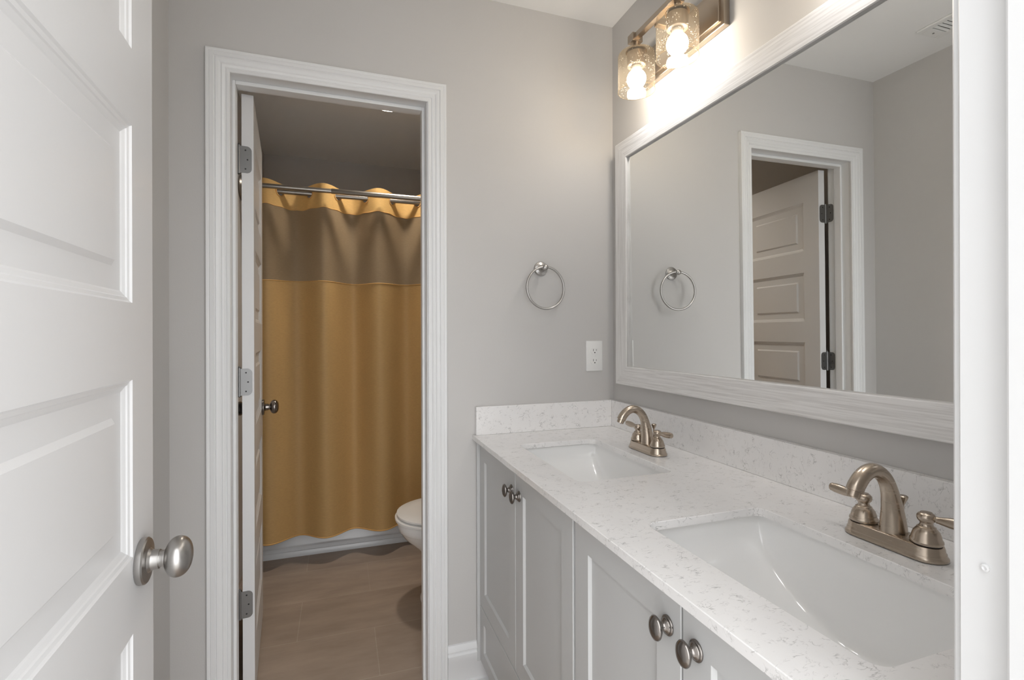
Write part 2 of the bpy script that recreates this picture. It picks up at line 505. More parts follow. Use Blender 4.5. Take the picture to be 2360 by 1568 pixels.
# casing: profile (u = distance from the opening edge, v = thickness) mitred round three sides
CAS = [(0.0, 0.0), (0.0, 0.0065), (0.002, 0.0085), (0.009, 0.0085), (0.0105, 0.0068), (0.013, 0.0068), (0.0155, 0.0100), (0.021, 0.0118),
       (0.0225, 0.0100), (0.025, 0.0100), (0.031, 0.0145), (0.037, 0.0158), (0.039, 0.0142), (0.0405, 0.0142), (0.0425, 0.0172), (0.053, 0.0172), (0.0545, 0.0158), (0.0565, 0.0172),
       (0.0630, 0.0172), (0.0645, 0.0155), (0.0645, 0.0)]
def casing(x0, x1, zt, y, sgn):
    b = bm_new()
    rows = []
    for u, v in CAS:
        yy = y + sgn*v
        rows.append([(x0-u, yy, 0.0), (x0-u, yy, zt+u), (x1+u, yy, zt+u), (x1+u, yy, 0.0)])
    grid(b, rows)
    return b
struct('trim_1', casing(DX0+0.0035, DX1+0.0025, DZ-0.002, 0.0, -1), 'trim', True)
struct('trim_2', casing(DX0-0.004, DX1+0.004, DZ+0.004, WT, 1), 'trim', True)
struct('trim_3', casing(EX0-0.005, EX1+0.005, EZ+0.005, YE, 1), 'trim', True)

def jamb(x0, x1, zt, ya, yb, sa, sb, th=0.010):
    b = bm_new()
    box(b, x0-0.018, x0, ya, yb, 0, zt+0.018, 0.001, 1)
    box(b, x1, x1+0.018, ya, yb, 0, zt+0.018, 0.001, 1)
    box(b, x0, x1, ya, yb, zt, zt+0.018)
    # door stops
    box(b, x0, x0+th, sa, sb, 0, zt, 0.002, 2)
    box(b, x1-th, x1, sa, sb, 0, zt, 0.002, 2)
    box(b, x0+th, x1-th, sa, sb, zt-th-0.003, zt, 0.002, 2)
    return b
struct('trim_4', jamb(DX0, DX1, DZ, -0.001, WT+0.001, 0.045, 0.080, 0.0095), 'trim')
j5 = struct('trim_5', jamb(EX0, EX1, EZ, YE-WT-0.001, YE+0.001, YE-0.069, YE-0.033), 'trim')
b = bm_new(); lathe(b, [(0.0030, 0.0), (0.0028, 0.0012), (0.0016, 0.0016), (0.0008, 0.0003)], axis((EX1-0.0002, YE-0.016, 1.060), (-1, 0, 0.0)), 14)
o = obj('jamb_dent', b, 'trim', j5, True)  # small dent in the jamb, shaped as a low ring

# baseboards
BB = [(0.0, 0.0), (0.018, 0.0), (0.018, 0.014), (0.0125, 0.018), (0.0125, 0.084), (0.0145, 0.088), (0.0145, 0.108), (0.0095, 0.113), (0.0095, 0.118), (0.0125, 0.121), (0.0105, 0.131), (0.005, 0.141), (0.0, 0.1425)]
b = bm_new(); grid(b, [[(x, -v, z) for v, z in BB] for x in (DX1+0.068, -0.49)]); 
struct('baseboard_far', b, 'trim', True)
b = bm_new(); grid(b, [[(XL+v, y, z) for v, z in BB] for y in (YE, 0.0)])
struct('baseboard_left', b, 'trim', True)

# ------------------------------------------------------------------ panel doors
PANEL = [(0, 0), (0.0025, 0.0028), (0.0070, 0.0042), (0.0085, 0.0060), (0.0135, 0.0082), (0.0160, 0.0098), (0.0470, 0.0098), (0.0540, 0.0040)]
def panel_door(P0, d, n, w, h, th, stile, zb=0.010):
    """P0: hinge-side lower corner of the shown face; d along the width; n out of the face."""
    b = bm_new()
    P0, d, n = Vector((*P0, zb)), Vector((*d, 0)).normalized(), Vector((*n, 0)).normalized()
    top, bot, rail = 0.140*h/2.028, 0.183*h/2.028, 0.1095
    ph = (h-top-bot-4*rail)/5
    zs = [0.0]
    z = bot
    for k in range(5):
        zs += [z, z+ph]; z += ph+rail
    zs.append(h)
    us = [0.0, stile, w-stile, w]
    for face in (0, 1):
        def pt(u, z_, dep):
            return P0 + d*u + Vector((0, 0, z_)) + (-n*dep if face == 0 else -n*(th-dep))
        for i in range(len(zs)-1):
            for j in range(3):
                u0, u1, z0, z1 = us[j], us[j+1], zs[i], zs[i+1]
                if j == 1 and i % 2 == 1:
                    prev = None
                    for ins, dep in PANEL:
                        q = [b.verts.new(pt(u, zz, dep)) for u, zz in ((u0+ins, z0+ins), (u1-ins, z0+ins), (u1-ins, z1-ins), (u0+ins, z1-ins))]
                        if prev:
                            for k in range(4):
                                b.faces.new((prev[k], prev[(k+1) % 4], q[(k+1) % 4], q[k]))
                        prev = q
                    b.faces.new(prev)
                else:
                    b.faces.new([b.verts.new(pt(u, zz, 0)) for u, zz in ((u0, z0), (u1, z0), (u1, z1), (u0, z1))])
    A = [P0 + d*u + Vector((0, 0, z_)) for u, z_ in ((0, 0), (w, 0), (w, h), (0, h))]
    for k in range(4):
        a, c = A[k], A[(k+1) % 4]
        b.faces.new([b.verts.new(v) for v in (a, c, c-n*th, a-n*th)])
    bmesh.ops.remove_doubles(b, verts=b.verts, dist=1e-5)
    return b

def knob_parts(parent, face_pt, n, mat):
    ax = axis(face_pt, n)
    b = bm_new()
    lathe(b, [(0.0325, 0.0), (0.0335, 0.002), (0.0335, 0.008), (0.0315, 0.0100), (0.026, 0.0106), (0.0180, 0.0115), (0.0148, 0.015), (0.0140, 0.023), (0.0140, 0.0245)], ax, 40)
    ro = obj('rosette', b, mat, parent, True)
    b = bm_new()
    prof = [(0.0120, 0.0240), (0.0116, 0.0300), (0.0125, 0.0325)]
    for k in range(1, 19):
        a = PI*k/19
        prof.append((max(0.0300*math.sin(a)**0.80, 0.0130 if k < 3 else 0.0), 0.0305+0.0180*(1-math.cos(a))))
    prof.append((0.0005, 0.0665))
    lathe(b, prof, ax, 40)
    kn = obj('knob', b, mat, parent, True)
    return ro, kn

# entry door, swung open along the left wall
d1 = Vector((-0.042, 1.0)).normalized(); n1 = Vector((d1.y, -d1.x))
W1 = 0.688
E1 = Vector((-1.301, -0.782)); H1 = E1 - d1*W1
door1 = struct('door_1', panel_door(H1, d1, n1, W1, 2.030, 0.035, 0.094), 'door')
kp = H1 + d1*(W1-0.062)
knob_parts(door1, (kp.x, kp.y, 0.900), (n1.x, n1.y, 0), 'satin')
kb = kp - n1*0.035
knob_parts(door1, (kb.x, kb.y, 0.900), (-n1.x, -n1.y, 0), 'satin')

# toilet-room door, swung into the toilet room
d2 = Vector((-0.055, 0.607)).normalized(); n2 = Vector((d2.y, -d2.x))
H2 = Vector((-1.2895, 0.1315)); W2, T2 = 0.588, 0.0355
door2 = struct('door_2', panel_door(H2, d2, n2, W2, 2.026, T2, 0.094), 'door')
kp = H2 + d2*(W2-0.060)
knob_parts(door2, (kp.x, kp.y, 0.922), (n2.x, n2.y, 0), 'pewter')
kb = kp - n2*T2
knob_parts(door2, (kb.x, kb.y, 0.922), (-n2.x, -n2.y, 0), 'pewter')
HB = Vector((-1.3335, 0.1300))                        # hinge pin
for zc in (1.8185, 1.0785, 0.3385):
    b = bm_new()
    def leaf(b, base, along, out, L, zc=zc, r=0.015, h=0.0445):
        """plate of width L from the pin, outer corners rounded"""
        pts = [(0, -h), (L-r, -h)] + [(L-r+r*math.sin(a), -h+r-r*math.cos(a)) for a in [PI/2*k/6 for k in range(1, 7)]]
        pts += [(L-r+r*math.cos(a), h-r+r*math.sin(a)) for a in [PI/2*k/6 for k in range(0, 7)]] + [(0, h)]
        F = [b.verts.new((base.x+along.x*u+out.x*0.0010, base.y+along.y*u+out.y*0.0010, zc+z)) for u, z in pts]
        G = [b.verts.new((base.x+along.x*u-out.x*0.0012, base.y+along.y*u-out.y*0.0012, zc+z)) for u, z in pts]
        b.faces.new(F); b.faces.new(G[::-1])
        for k in range(len(F)):
            b.faces.new((F[k], F[(k+1) % len(F)], G[(k+1) % len(F)], G[k]))
    edge_n = -d2
    p_edge = H2 - n2*T2 - n2*0.0085 + edge_n*0.0006
    leaf(b, p_edge, n2, edge_n, 0.0085+0.030)
    jl = Vector((DX0+0.0006, HB.y))
    leaf(b, jl, Vector((0, -1)), Vector((1, 0)), 0.040)
    lathe(b, [(0.0030, -0.050), (0.0058, -0.0475), (0.0058, 0.0475), (0.0030, 0.050), (0.002, 0.0535)], Matrix.Translation((HB.x, HB.y, zc)), 16)
    hg = obj('hinge', b, 'hinge', door2, True, 30)
    for du, dz in ((0.020, 0.031), (0.026, 0.0), (0.020, -0.031)):
        b = bm_new()
        q = p_edge + n2*du
        lathe(b, [(0.0026, 0.0), (0.0026, 0.0014), (0.0015, 0.0016)], axis((q.x, q.y, zc+dz), (edge_n.x, edge_n.y, 0)), 12)
        q = jl + Vector((0, -1))*du
        lathe(b, [(0.0026, 0.0), (0.0026, 0.0014), (0.0015, 0.0016)], axis((q.x, q.y, zc+dz), (1, 0, 0)), 12)
        sc = bpy.data.meshes.new('screw'); bmesh.ops.recalc_face_normals(b, faces=b.faces); b.to_mesh(sc); b.free()
        sc.materials.append(MT['dark'])
        so = bpy.data.objects.new('screw', sc); COL.objects.link(so); so.parent = hg

# ------------------------------------------------------------------ vanity
CT, CTH, CF = 0.877, 0.016, -0.573                   # counter top height, slab thickness, front edge
FX = -0.550                                           # front of cabinet doors

def shaker(b, y0, y1, z0, z1, x=FX, th=0.019, fr=0.0585, dep=0.0065, ch=0.0045):
    """shaker front facing -x; y0 > y1"""
    ya, yb = max(y0, y1), min(y0, y1)
    def ring(ins, xx):
        return [b.verts.new((xx, ya-ins, z0+ins)), b.verts.new((xx, yb+ins, z0+ins)), b.verts.new((xx, yb+ins, z1-ins)), b.verts.new((xx, ya-ins, z1-ins))]
    loops = [ring(0, x+th), ring(0, x+0.0015), ring(0.0015, x), ring(fr, x), ring(fr+ch, x+dep), ]
    for p, q in zip(loops, loops[1:]):
        for k in range(4): b.faces.new((p[k], p[(k+1) % 4], q[(k+1) % 4], q[k]))
    b.faces.new(loops[-1]); b.faces.new(loops[0][::-1])

def cab_knob(parent, root, y, z):
    ax = axis((FX, y, z), (-1, 0, 0), (0, 0, 1))
    b = bm_new()
    lathe(b, [(0.0150, 0.0), (0.0152, 0.0018), (0.0135, 0.0036), (0.0122, 0.0040), (0.0118, 0.0056), (0.0085, 0.0075), (0.0062, 0.0115), (0.0062, 0.0150), (0.0085, 0.0175)], ax, 32, 1.0, 0.92)
    lathe(b, [(0.0075, 0.0160), (0.0150, 0.0178), (0.0182, 0.0205), (0.0186, 0.0225), (0.0172, 0.0250), (0.0120, 0.0278), (0.0060, 0.0290), (0.0008, 0.0293)], ax, 36, 1.0, 0.80)
    return part('knob', b, 'pewter', root, parent, True, 50)

def cabinet(label, y0, y1, split, scribe):
    root = thing('vanity_cabinet', label, 'cabinet', (-0.28, (y0+y1)/2, 0), 'pair of vanity base cabinets')
    b = bm_new()
    t = 0.018
    zt = CT-CTH-0.001
    box(b, FX+0.020, -0.001, y1, y1+t, 0.078, zt); box(b, FX+0.020, -0.001, y0-t, y0, 0.078, zt)
    box(b, FX+0.020, -0.001, y1+t, y0-t, 0.078, 0.096)
    box(b, FX+0.020, FX+0.039, y1+t, y0-t, zt-0.05, zt)
    box(b, FX+0.020, FX+0.039, y1+t, y0-t, 0.268, 0.288)
    part('carcass', b, 'cabinet', root)
    b = bm_new(); box(b, -0.482, -0.466, y1, y0, 0.0, 0.0775)
    part('toe_kick', b, 'kick', root)
    g = 0.0018
    for ya, yb, ky in ((y0-(0.017 if scribe else 0.002), split+g, split+0.032), (split-g, y1+0.003, split-0.032)):
        b = bm_new(); shaker(b, ya, yb, 0.2790, 0.853)
        dr = part('cabinet_door', b, 'cabinet', root)
        cab_knob(dr, root, ky, 0.797 if not scribe else 0.787)
    b = bm_new(); shaker(b, y0-(0.017 if scribe else 0.002), y1+0.003, 0.082, 0.2755, fr=0.046)
    part('drawer_front', b, 'cabinet', root)
    if scribe:
        b = bm_new(); box(b, FX-0.010, FX+0.019, y0-0.0155, y0-0.001, 0.076, zt, 0.002, 2)
        part('filler_strip', b, 'cabinet', root)
    return root
cabinet('pale grey shaker vanity cabinet standing against the far wall, under the far sink', -0.001, -0.7685, -0.398, True)
cabinet('pale grey shaker vanity cabinet nearest the camera, under the near sink', -0.7735, YE+0.004, -1.123, False)

# sinks: cut-outs
SX0, SX1 = -0.471, -0.197
SINK = [(-0.638, -0.205), (-1.350, -0.916)]
def rrect(x0, x1, y0, y1, r, n=6):
    P = []
    for cx, cy, a0 in ((x1-r, y1-r, 0), (x0+r, y1-r, PI/2), (x0+r, y0+r, PI), (x1-r, y0+r, 3*PI/2)):
        for k in range(n+1):
            a = a0+PI/2*k/n
            P.append((cx+r*math.cos(a), cy+r*math.sin(a)))
    return P
b = bm_new()
def plate_with_holes(b, outer, holes, z):
    es = []
    for L in [outer]+holes:
        V = [b.verts.new((x, y, z)) for x, y in L]
        es += [b.edges.new((V[k], V[(k+1) % len(V)])) for k in range(len(V))]
    bmesh.ops.triangle_fill(b, use_beauty=True, use_dissolve=False, edges=es)
holes = [rrect(SX0, SX1, a, c, 0.022) for a, c in SINK]
e = 0.0012
outer_t = [(CF+e, YE+0.001), (-0.001, YE+0.001), (-0.001, -0.001), (CF+e, -0.001)]
outer_m = [(CF, YE+0.001), (-0.001, YE+0.001), (-0.001, -0.001), (CF, -0.001)]
holes_t = [rrect(SX0-e, SX1+e, a-e, c+e, 0.022+e) for a, c in SINK]
plate_with_holes(b, outer_t, holes_t, CT)
plate_with_holes(b, outer_m, holes, CT-CTH)
for top, mid in [(outer_t, outer_m)] + list(zip(holes_t, holes)):
    rows = [[(x, y, CT) for x, y in top], [(x, y, CT-e) for x, y in mid], [(x, y, CT-CTH) for x, y in mid]]
    grid(b, rows, close_u=True)
ct = obj('countertop', b, 'quartz')
tag(ct, 'white quartz vanity top with grey flecks and two sink cut-outs', 'countertop')
b = bm_new(); box(b, -0.563, -0.0205, -0.0205, -0.0008, CT+0.0003, CT+0.1005, 0.0012, 2)
tag(obj('backsplash', b, 'quartz'), 'short quartz backsplash strip on the far wall beside the doorway', 'backsplash')
b = bm_new(); box(b, -0.0200, -0.0008, YE+0.001, -0.0008, CT+0.0003, CT+0.1005, 0.0012, 2)
tag(obj('backsplash', b, 'quartz'), 'long quartz backsplash strip on the right wall below the mirror', 'backsplash')

def sink(label, y0, y1):
    yc = (y0+y1)/2
    root = thing('undermount_sink', label, 'sink', ((SX0+SX1)/2, yc, CT-0.19), 'undermount sinks')
    b = bm_new()
    x0, x1 = SX0-0.012, SX1+0.012
    ya, yb = y0-0.012, y1+0.012
    ztop = CT-CTH-0.0035
    nu, nv = 44, 60
    rows = []
    for i in range(nv+1):
        v = math.sin((i/nv*2-1)*PI/2)
        v = math.copysign(abs(v)**0.8, v)
        row = []
        for j in range(nu+1):
            u = math.sin((j/nu*2-1)*PI/2)
            u = math.copysign(abs(u)**0.75, u)
            wv = max(0.0, 1-abs(v)**14)**(1/5.0)
            D = 0.052*wv + 0.105*max(0.0, 1-abs(v)**1.9)
            wu = max(0.0, 1-abs(u)**9)**(1/5.0)
            # walls lean in a little with depth
            dep = D*wu
            row.append(((x0+x1)/2+(x1-x0)/2*u, (ya+yb)/2+(yb-ya)/2*v, ztop-dep))
        rows.append(row)
    V = grid(b, rows)
    # flange under the slab
    ring = [V[0][j] for j in range(nu+1)] + [V[i][nu] for i in range(1, nv+1)] + [V[nv][j] for j in range(nu-1, -1, -1)] + [V[i][0] for i in range(nv-1, 0, -1)]
    outv = []
    for w in ring:
        p = w.co.copy()
        dx = -0.018 if p.x < x0+1e-5 else (0.018 if p.x > x1-1e-5 else 0)
        dy = -0.018 if p.y < ya+1e-5 else (0.018 if p.y > yb-1e-5 else 0)
        outv.append(b.verts.new((p.x+dx, p.y+dy, ztop)))
    for k in range(len(ring)):
        k2 = (k+1) % len(ring)
        b.faces.new((ring[k], ring[k2], outv[k2], outv[k]))
    o = part('basin', b, 'ceramic', root, None, True, 60)
    sm = o.modifiers.new('thickness', 'SOLIDIFY'); sm.thickness = 0.009; sm.offset = -1
    b = bm_new()
    lathe(b, [(0.023, 0.0), (0.024, 0.002), (0.018, 0.003), (0.016, 0.0015), (0.0158, 0.006), (0.001, 0.0075)], Matrix.Translation(((x0+x1)/2, yc, ztop-0.1575)), 28)
    part('drain', b, 'nickel', root, None, True)
    return root
sink('white undermount sink at the far end of the counter by the far wall', *SINK[0])
sink('white undermount sink nearest the camera, cut by the picture edge', *SINK[1])

# faucets
def faucet(label, yc):
    xc, zc = -0.130, CT
    root = thing('faucet', label, 'faucet', (xc, yc, zc), 'centerset faucets')
    def st(hw, hl, z, n=12):
        P = []
        for k in range(n+1): P.append((xc+hw*math.cos(PI*k/n), yc+hl+hw*math.sin(PI*k/n), z))
        for k in range(n+1): P.append((xc+hw*math.cos(PI+PI*k/n), yc-hl+hw*math.sin(PI+PI*k/n), z))
        return P
    b = bm_new()
    L = 0.050
    rows = [st(0.0275, L, zc+0.0004), st(0.0290, L, zc+0.002), st(0.0290, L, zc+0.0045), st(0.0272, L, zc+0.0065), st(0.0262, L, zc+0.0095), st(0.0262, L, zc+0.0115), st(0.0245, L, zc+0.014),
            st(0.0240, L, zc+0.019), st(0.0228, L, zc+0.0225), st(0.0200, L, zc+0.0240)]
    V = grid(b, rows, close_u=True); b.faces.new(V[-1]); b.faces.new(V[0][::-1])
    part('base', b, 'nickel', root, None, True, 40)
    # spout
    ctrl = [(0.000, 0.022, 0.0205), (-0.0005, 0.040, 0.0188), (-0.003, 0.065, 0.0158), (-0.009, 0.092, 0.0130), (-0.020, 0.114, 0.0120), (-0.037, 0.128, 0.0118), (-0.055, 0.1315, 0.0120),
            (-0.073, 0.1240, 0.0124), (-0.086, 0.1110, 0.0128), (-0.0915, 0.1010, 0.0130)]
    pts = catmull([(xc+a, yc, zc+h) for a, h, r in ctrl], 5)
    rad = [v.x for v in catmull([(r, 0, 0) for a, h, r in ctrl], 5)]
    b = bm_new(); tube(b, pts, rad, 28)
    sp = part('spout', b, 'nickel', root, None, True, 50)
    tdir = (pts[-1]-pts[-3]).normalized()
    b = bm_new(); lathe(b, [(0.0100, -0.002), (0.0103, 0.004), (0.0100, 0.0095), (0.0085, 0.0100), (0.0080, 0.008)], axis(pts[-1], tdir), 24)
    part('aerator', b, 'nickel', root, sp, True)
    b = bm_new()
    tube(b, [(xc+0.0235, yc, zc+0.022), (xc+0.0235, yc, zc+0.072)], 0.0022, 12)
    lathe(b, [(0.0022, 0.066), (0.0050, 0.072), (0.0075, 0.078), (0.0078, 0.0805), (0.0060, 0.0820), (0.0010, 0.0815)], Matrix.Translation((xc+0.0235, yc, zc)), 20)
    part('lift_rod', b, 'nickel', root, None, True)
    for sg in (1, -1):
        hy = yc+sg*0.0505
        mz = Matrix.Translation((xc, hy, zc))
        b = bm_new()
        lathe(b, [(0.0215, 0.0250), (0.0222, 0.0275), (0.0218, 0.0300), (0.0200, 0.0325), (0.0193, 0.0365), (0.0172, 0.0430), (0.0138, 0.0475), (0.0125, 0.0488), (0.0128, 0.0500), (0.0098, 0.0520), (0.0085, 0.0550), (0.0090, 0.0575),
                  (0.0118, 0.0605), (0.0128, 0.0640), (0.0125, 0.0680), (0.0105, 0.0708), (0.0080, 0.0720), (0.0078, 0.0732), (0.0010, 0.0738)], mz, 28)
        hd = part('handle', b, 'nickel', root, None, True, 45)
        b = bm_new()
        ax = axis((xc, hy+sg*0.0105, zc+0.0650), (0.10 if sg < 0 else -0.04, sg, 0.06))
        lathe(b, [(0.0040, 0.0), (0.0040, 0.003), (0.0052, 0.0042), (0.0050, 0.0056), (0.0060, 0.010), (0.0082, 0.022), (0.0088, 0.032), (0.0086, 0.042), (0.0074, 0.0475), (0.0076, 0.0490), (0.0062, 0.0515), (0.0008, 0.0525)], ax, 24, 1.0, 0.92)
        part('lever', b, 'nickel', root, hd, True, 45)
        if sg < 0 or True:
            b = bm_new(); lathe(b, [(0.0208, 0.0236), (0.0208, 0.0256)], mz, 24)
            part('gasket', b, 'dark', root, hd, True)
    return root
faucet('brushed nickel two-handle faucet behind the far sink', -0.421)
faucet('brushed nickel two-handle faucet behind the near sink, next to the doorway edge', -1.137)

# ------------------------------------------------------------------ framed mirror
MY0, MY1, MZ0, MZ1 = -0.067, -1.425, 1.047, 1.949
IY0, IY1, IZ0, IZ1 = -0.1435, -1.345, 1.1155, 1.881
mir = thing('framed_mirror', 'wide wall mirror in a whitewashed wood-grain frame above the vanity', 'mirror', (0, (MY0+MY1)/2, (MZ0+MZ1)/2))
def rail(pts_out, pts_in, mat):
    b = bm_new()
    x0, x1 = -0.0008, -0.030
    (oa, ob), (ia, ib) = pts_out, pts_in
    def q(p, x): return b.verts.new((x, p[0], p[1]))
    e = 0.0025
    def lerp(p, t, k): return (p[0]+(t[0]-p[0])*k, p[1]+(t[1]-p[1])*k)
    k = e/0.07
    secs = []
    for o_, i_ in ((oa, ia), (ob, ib)):
        secs.append([q(o_, x0), q(o_, x1+e), q(lerp(o_, i_, k), x1), q(lerp(i_, o_, k), x1), q(i_, x1+e), q(i_, x0)])
    A, B = secs
    for i in range(6):
        b.faces.new((A[i], A[(i+1) % 6], B[(i+1) % 6], B[i]))
    b.faces.new(A); b.faces.new(B[::-1])
    part('frame_rail', b, mat, mir)
O = [(MY0, MZ0), (MY1, MZ0), (MY1, MZ1), (MY0, MZ1)]
I = [(IY0, IZ0), (IY1, IZ0), (IY1, IZ1), (IY0, IZ1)]
for k in range(4):
    rail((O[k], O[(k+1) % 4]), (I[k], I[(k+1) % 4]), 'wood_y' if k % 2 == 0 else 'wood_z')
b = bm_new()
TILT = 0.0064
def gx(z): return -0.018 - TILT*(z-1.488)
for dx in (0.0, 0.004):
    b.faces.new([b.verts.new((gx(z)+dx, y, z)) for y, z in ((IY0+0.008, IZ0-0.008), (IY1-0.008, IZ0-0.008), (IY1-0.008, IZ1+0.008), (IY0+0.008, IZ1+0.008))])
part('mirror_glass', b, 'mirror', mir)

# ------------------------------------------------------------------ sconces
def sconce(label, ya, yb):
    yc = (ya+yb)/2
    root = thing('vanity_light', label, 'wall light', (0, yc, 2.085), 'two-lamp vanity lights')
    b = bm_new()
    y0, y1, z0, z1 = yc+0.198, yc-0.198, 2.085, 2.205
    box(b, -0.020, -0.0008, y1, y0, z0, z1, 0.002, 2)
    box(b, -0.0255, -0.0195, y1+0.016, y0-0.016, z0+0.016, z1-0.016, 0.0015, 2)
    part('backplate', b, 'bronze', root)
    b = bm_new()
    box(b, -0.119, -0.099, yb-0.045, ya+0.010, 2.188, 2.2045, 0.001, 1)
    part('bar', b, 'bronze', root)
    b = bm_new()
    box(b, -0.100, -0.024, yc-0.010, yc+0.010, 2.180, 2.2005, 0.001, 1)
    part('arm', b, 'bronze', root)
    for yl in (ya, yb):
        b = bm_new(); box(b, -0.1255, -0.088, yl-0.0155, yl+0.0155, 2.1815, 2.2085, 0.0012, 2)
        part('block', b, 'bronze', root)
        mz = Matrix.Translation((-0.102, yl, 0))
        b = bm_new()
        lathe(b, [(0.010, 2.1830), (0.010, 2.1585), (0.0335, 2.1580), (0.0345, 2.1560), (0.0345, 2.1545)], mz, 32)
        lathe(b, [(0.0280, 2.1510), (0.0300, 2.1500), (0.0300, 2.1090), (0.0285, 2.1075), (0.0190, 2.1075), (0.0190, 2.112)], mz, 32)
        part('socket', b, 'bronze', root, None, True)
        b = bm_new()
        lathe(b, [(0.0120, 2.112), (0.0165, 2.106), (0.0170, 2.096), (0.0185, 2.090)], mz, 24, cap=False)
        bs = None
        P = []
        for k in range(19):
            a = PI*(0.18+0.82*k/18)
            P.append((max(0.0305*math.sin(a), 0.0003), 2.066+0.0305*math.cos(a)))
        bulb_base = part('bulb_collar', b, 'plastic', root, None, True)
        b = bm_new(); lathe(b, P, mz, 32)
        part('bulb', b, 'bulb', root, None, True)
        b = bm_new()
        R = 0.0590
        prof = [(0.012, 2.1520), (R-0.012, 2.1520)] + [(R-0.012+0.012*math.sin(a), 2.140+0.012*math.cos(a)) for a in [PI/2*k/6 for k in range(1, 7)]] + [(R, 2.09), (R, 2.0265)]
        lathe(b, prof, mz, 56, cap=False)
        sh = part('glass_shade', b, 'glass', root, None, True, 60)
        b = bm_new(); torus(b, R, 0.0011, Matrix.Translation((-0.102, yl, 2.0262)), 56, 8)
        part('rim', b, 'glass', root, sh, True)
    return root
sconce('two-lamp vanity light with seeded glass shades above the mirror, near the far corner', -0.324, -0.532)
sconce('two-lamp vanity light with seeded glass shades above the near sink, beyond the picture edge', -1.030, -1.238)

# ------------------------------------------------------------------ towel ring
tr = thing('towel_ring', 'brushed nickel towel ring hanging on the far wall above the counter', 'towel ring', (-0.3085, 0, 1.479))
b = bm_new()
lathe(b, [(0.0265, 0.0004), (0.0268, 0.003), (0.0250, 0.0050), (0.0238, 0.0052), (0.0232, 0.0072), (0.0205, 0.0085), (0.0150, 0.0095), (0.0105, 0.013), (0.0085, 0.018)], axis((-0.3085, 0, 1.479), (0, -1, 0)), 36)
part('rosette', b, 'satin', tr, None, True)
b = bm_new()
lathe(b, [(0.0085, 0.016), (0.0078, 0.028), (0.0082, 0.034), (0.0100, 0.038), (0.0112, 0.045), (0.0104, 0.051), (0.0060, 0.0555), (0.0008, 0.0565)], axis((-0.3085, 0, 1.479), (0, -1, 0)), 28)
part('post', b, 'satin', tr, None, True)
b = bm_new()
torus(b, 0.0765, 0.0043, axis((-0.3085+0.002, -0.045, 1.479-0.0745), (0.10, -1, 0.02)), 72, 14)
part('ring', b, 'satin', tr, None, True)

# ------------------------------------------------------------------ outlet
ou = thing('wall_outlet', 'white duplex electrical outlet on the far wall near the mirror corner', 'outlet', (-0.0855, 0, 1.150))
b = bm_new(); box(b, -0.0855-0.0355, -0.0855+0.0355, -0.0058, -0.0004, 1.150-0.0585, 1.150+0.0585, 0.0022, 3)
part('cover_plate', b, 'plastic', ou, None, True)
for dz in (0.0195, -0.0195):
    z = 1.150+dz
    b = bm_new()
    P = []
    for k in range(40):
        a = 2*PI*k/40
        P.append((-0.0855+0.0168*math.cos(a), max(-0.0130, min(0.0130, 0.0168*math.sin(a)))))
    rows = [[(x, -0.0052, z+q) for x, q in P], [(x, -0.0072, z+q) for x, q in P], [(-0.0855+(x+0.0855)*0.96, -0.0078, z+q*0.96) for x, q in P]]
    V = grid(b, rows, close_u=True); b.faces.new(V[-1])
    rc = part('receptacle', b, 'plastic', ou, None, True)
    b = bm_new()
    box(b, -0.0855-0.0068, -0.0855-0.0050, -0.0081, -0.0070, z-0.001, z+0.0075)
    box(b, -0.0855+0.0052, -0.0855+0.0068, -0.0081, -0.0070, z+0.000, z+0.0065)
    lathe(b, [(0.0024, 0.0070), (0.0024, 0.0081), (0.0004, 0.0081)], axis((-0.0855, 0, z-0.0066), (0, -1, 0)), 14)
    part('slots', b, 'dark', ou, rc)
b = bm_new(); lathe(b, [(0.0030, 0.0055), (0.0030, 0.0066), (0.0022, 0.0071), (0.0004, 0.0072)], axis((-0.0855, 0, 1.150), (0, -1, 0)), 18)
part('screw', b, 'plastic', ou, None, True)

# ------------------------------------------------------------------ ceiling vent (seen in the mirror)
ve = thing('ceiling_vent', 'white slatted ceiling register seen in the mirror near its right edge', 'vent', (-1.31, -0.51, CEIL))
vx0, vx1, vy0, vy1 = -1.376, -1.241, -0.680, -0.352
b = bm_new()
zt, zb = CEIL-0.0006, CEIL-0.0080
fw = 0.026
box(b, vx0, vx0+fw, vy0, vy1, zb, zt, 0.002, 2); box(b, vx1-fw, vx1, vy0, vy1, zb, zt, 0.002, 2)
box(b, vx0+fw, vx1-fw, vy0, vy0+fw+0.016, zb, zt, 0.002, 2); box(b, vx0+fw, vx1-fw, vy1-fw-0.016, vy1, zb, zt, 0.002, 2)
part('register_frame', b, 'plastic', ve)
b = bm_new(); box(b, vx0+0.01, vx1-0.01, vy0+0.01, vy1-0.01, CEIL-0.0012, CEIL-0.0006)
part('duct', b, 'dark', ve)
y = vy1-fw-0.026
while y > vy0+fw+0.020:
    b = bm_new()
    q = [(y+0.0045, CEIL-0.0078), (y+0.0036, CEIL-0.0082), (y-0.0030, CEIL-0.0020), (y-0.0020, CEIL-0.0016)]
    A = [b.verts.new((vx0+fw-0.002, yy, z)) for yy, z in q]; B = [b.verts.new((vx1-fw+0.002, yy, z)) for yy, z in q]
    for k in range(4): b.faces.new((A[k], A[(k+1) % 4], B[(k+1) % 4], B[k]))
    b.faces.new(A); b.faces.new(B)
    part('slat', b, 'plastic', ve)
    y -= 0.0165
for yy in (vy1-0.022, vy0+0.022):
    b = bm_new(); lathe(b, [(0.0035, 0.0), (0.0035, 0.0016), (0.001, 0.002)], axis(((vx0+vx1)/2, yy, zb), (0, 0, -1)), 14)
    part('screw', b, 'hinge', ve)

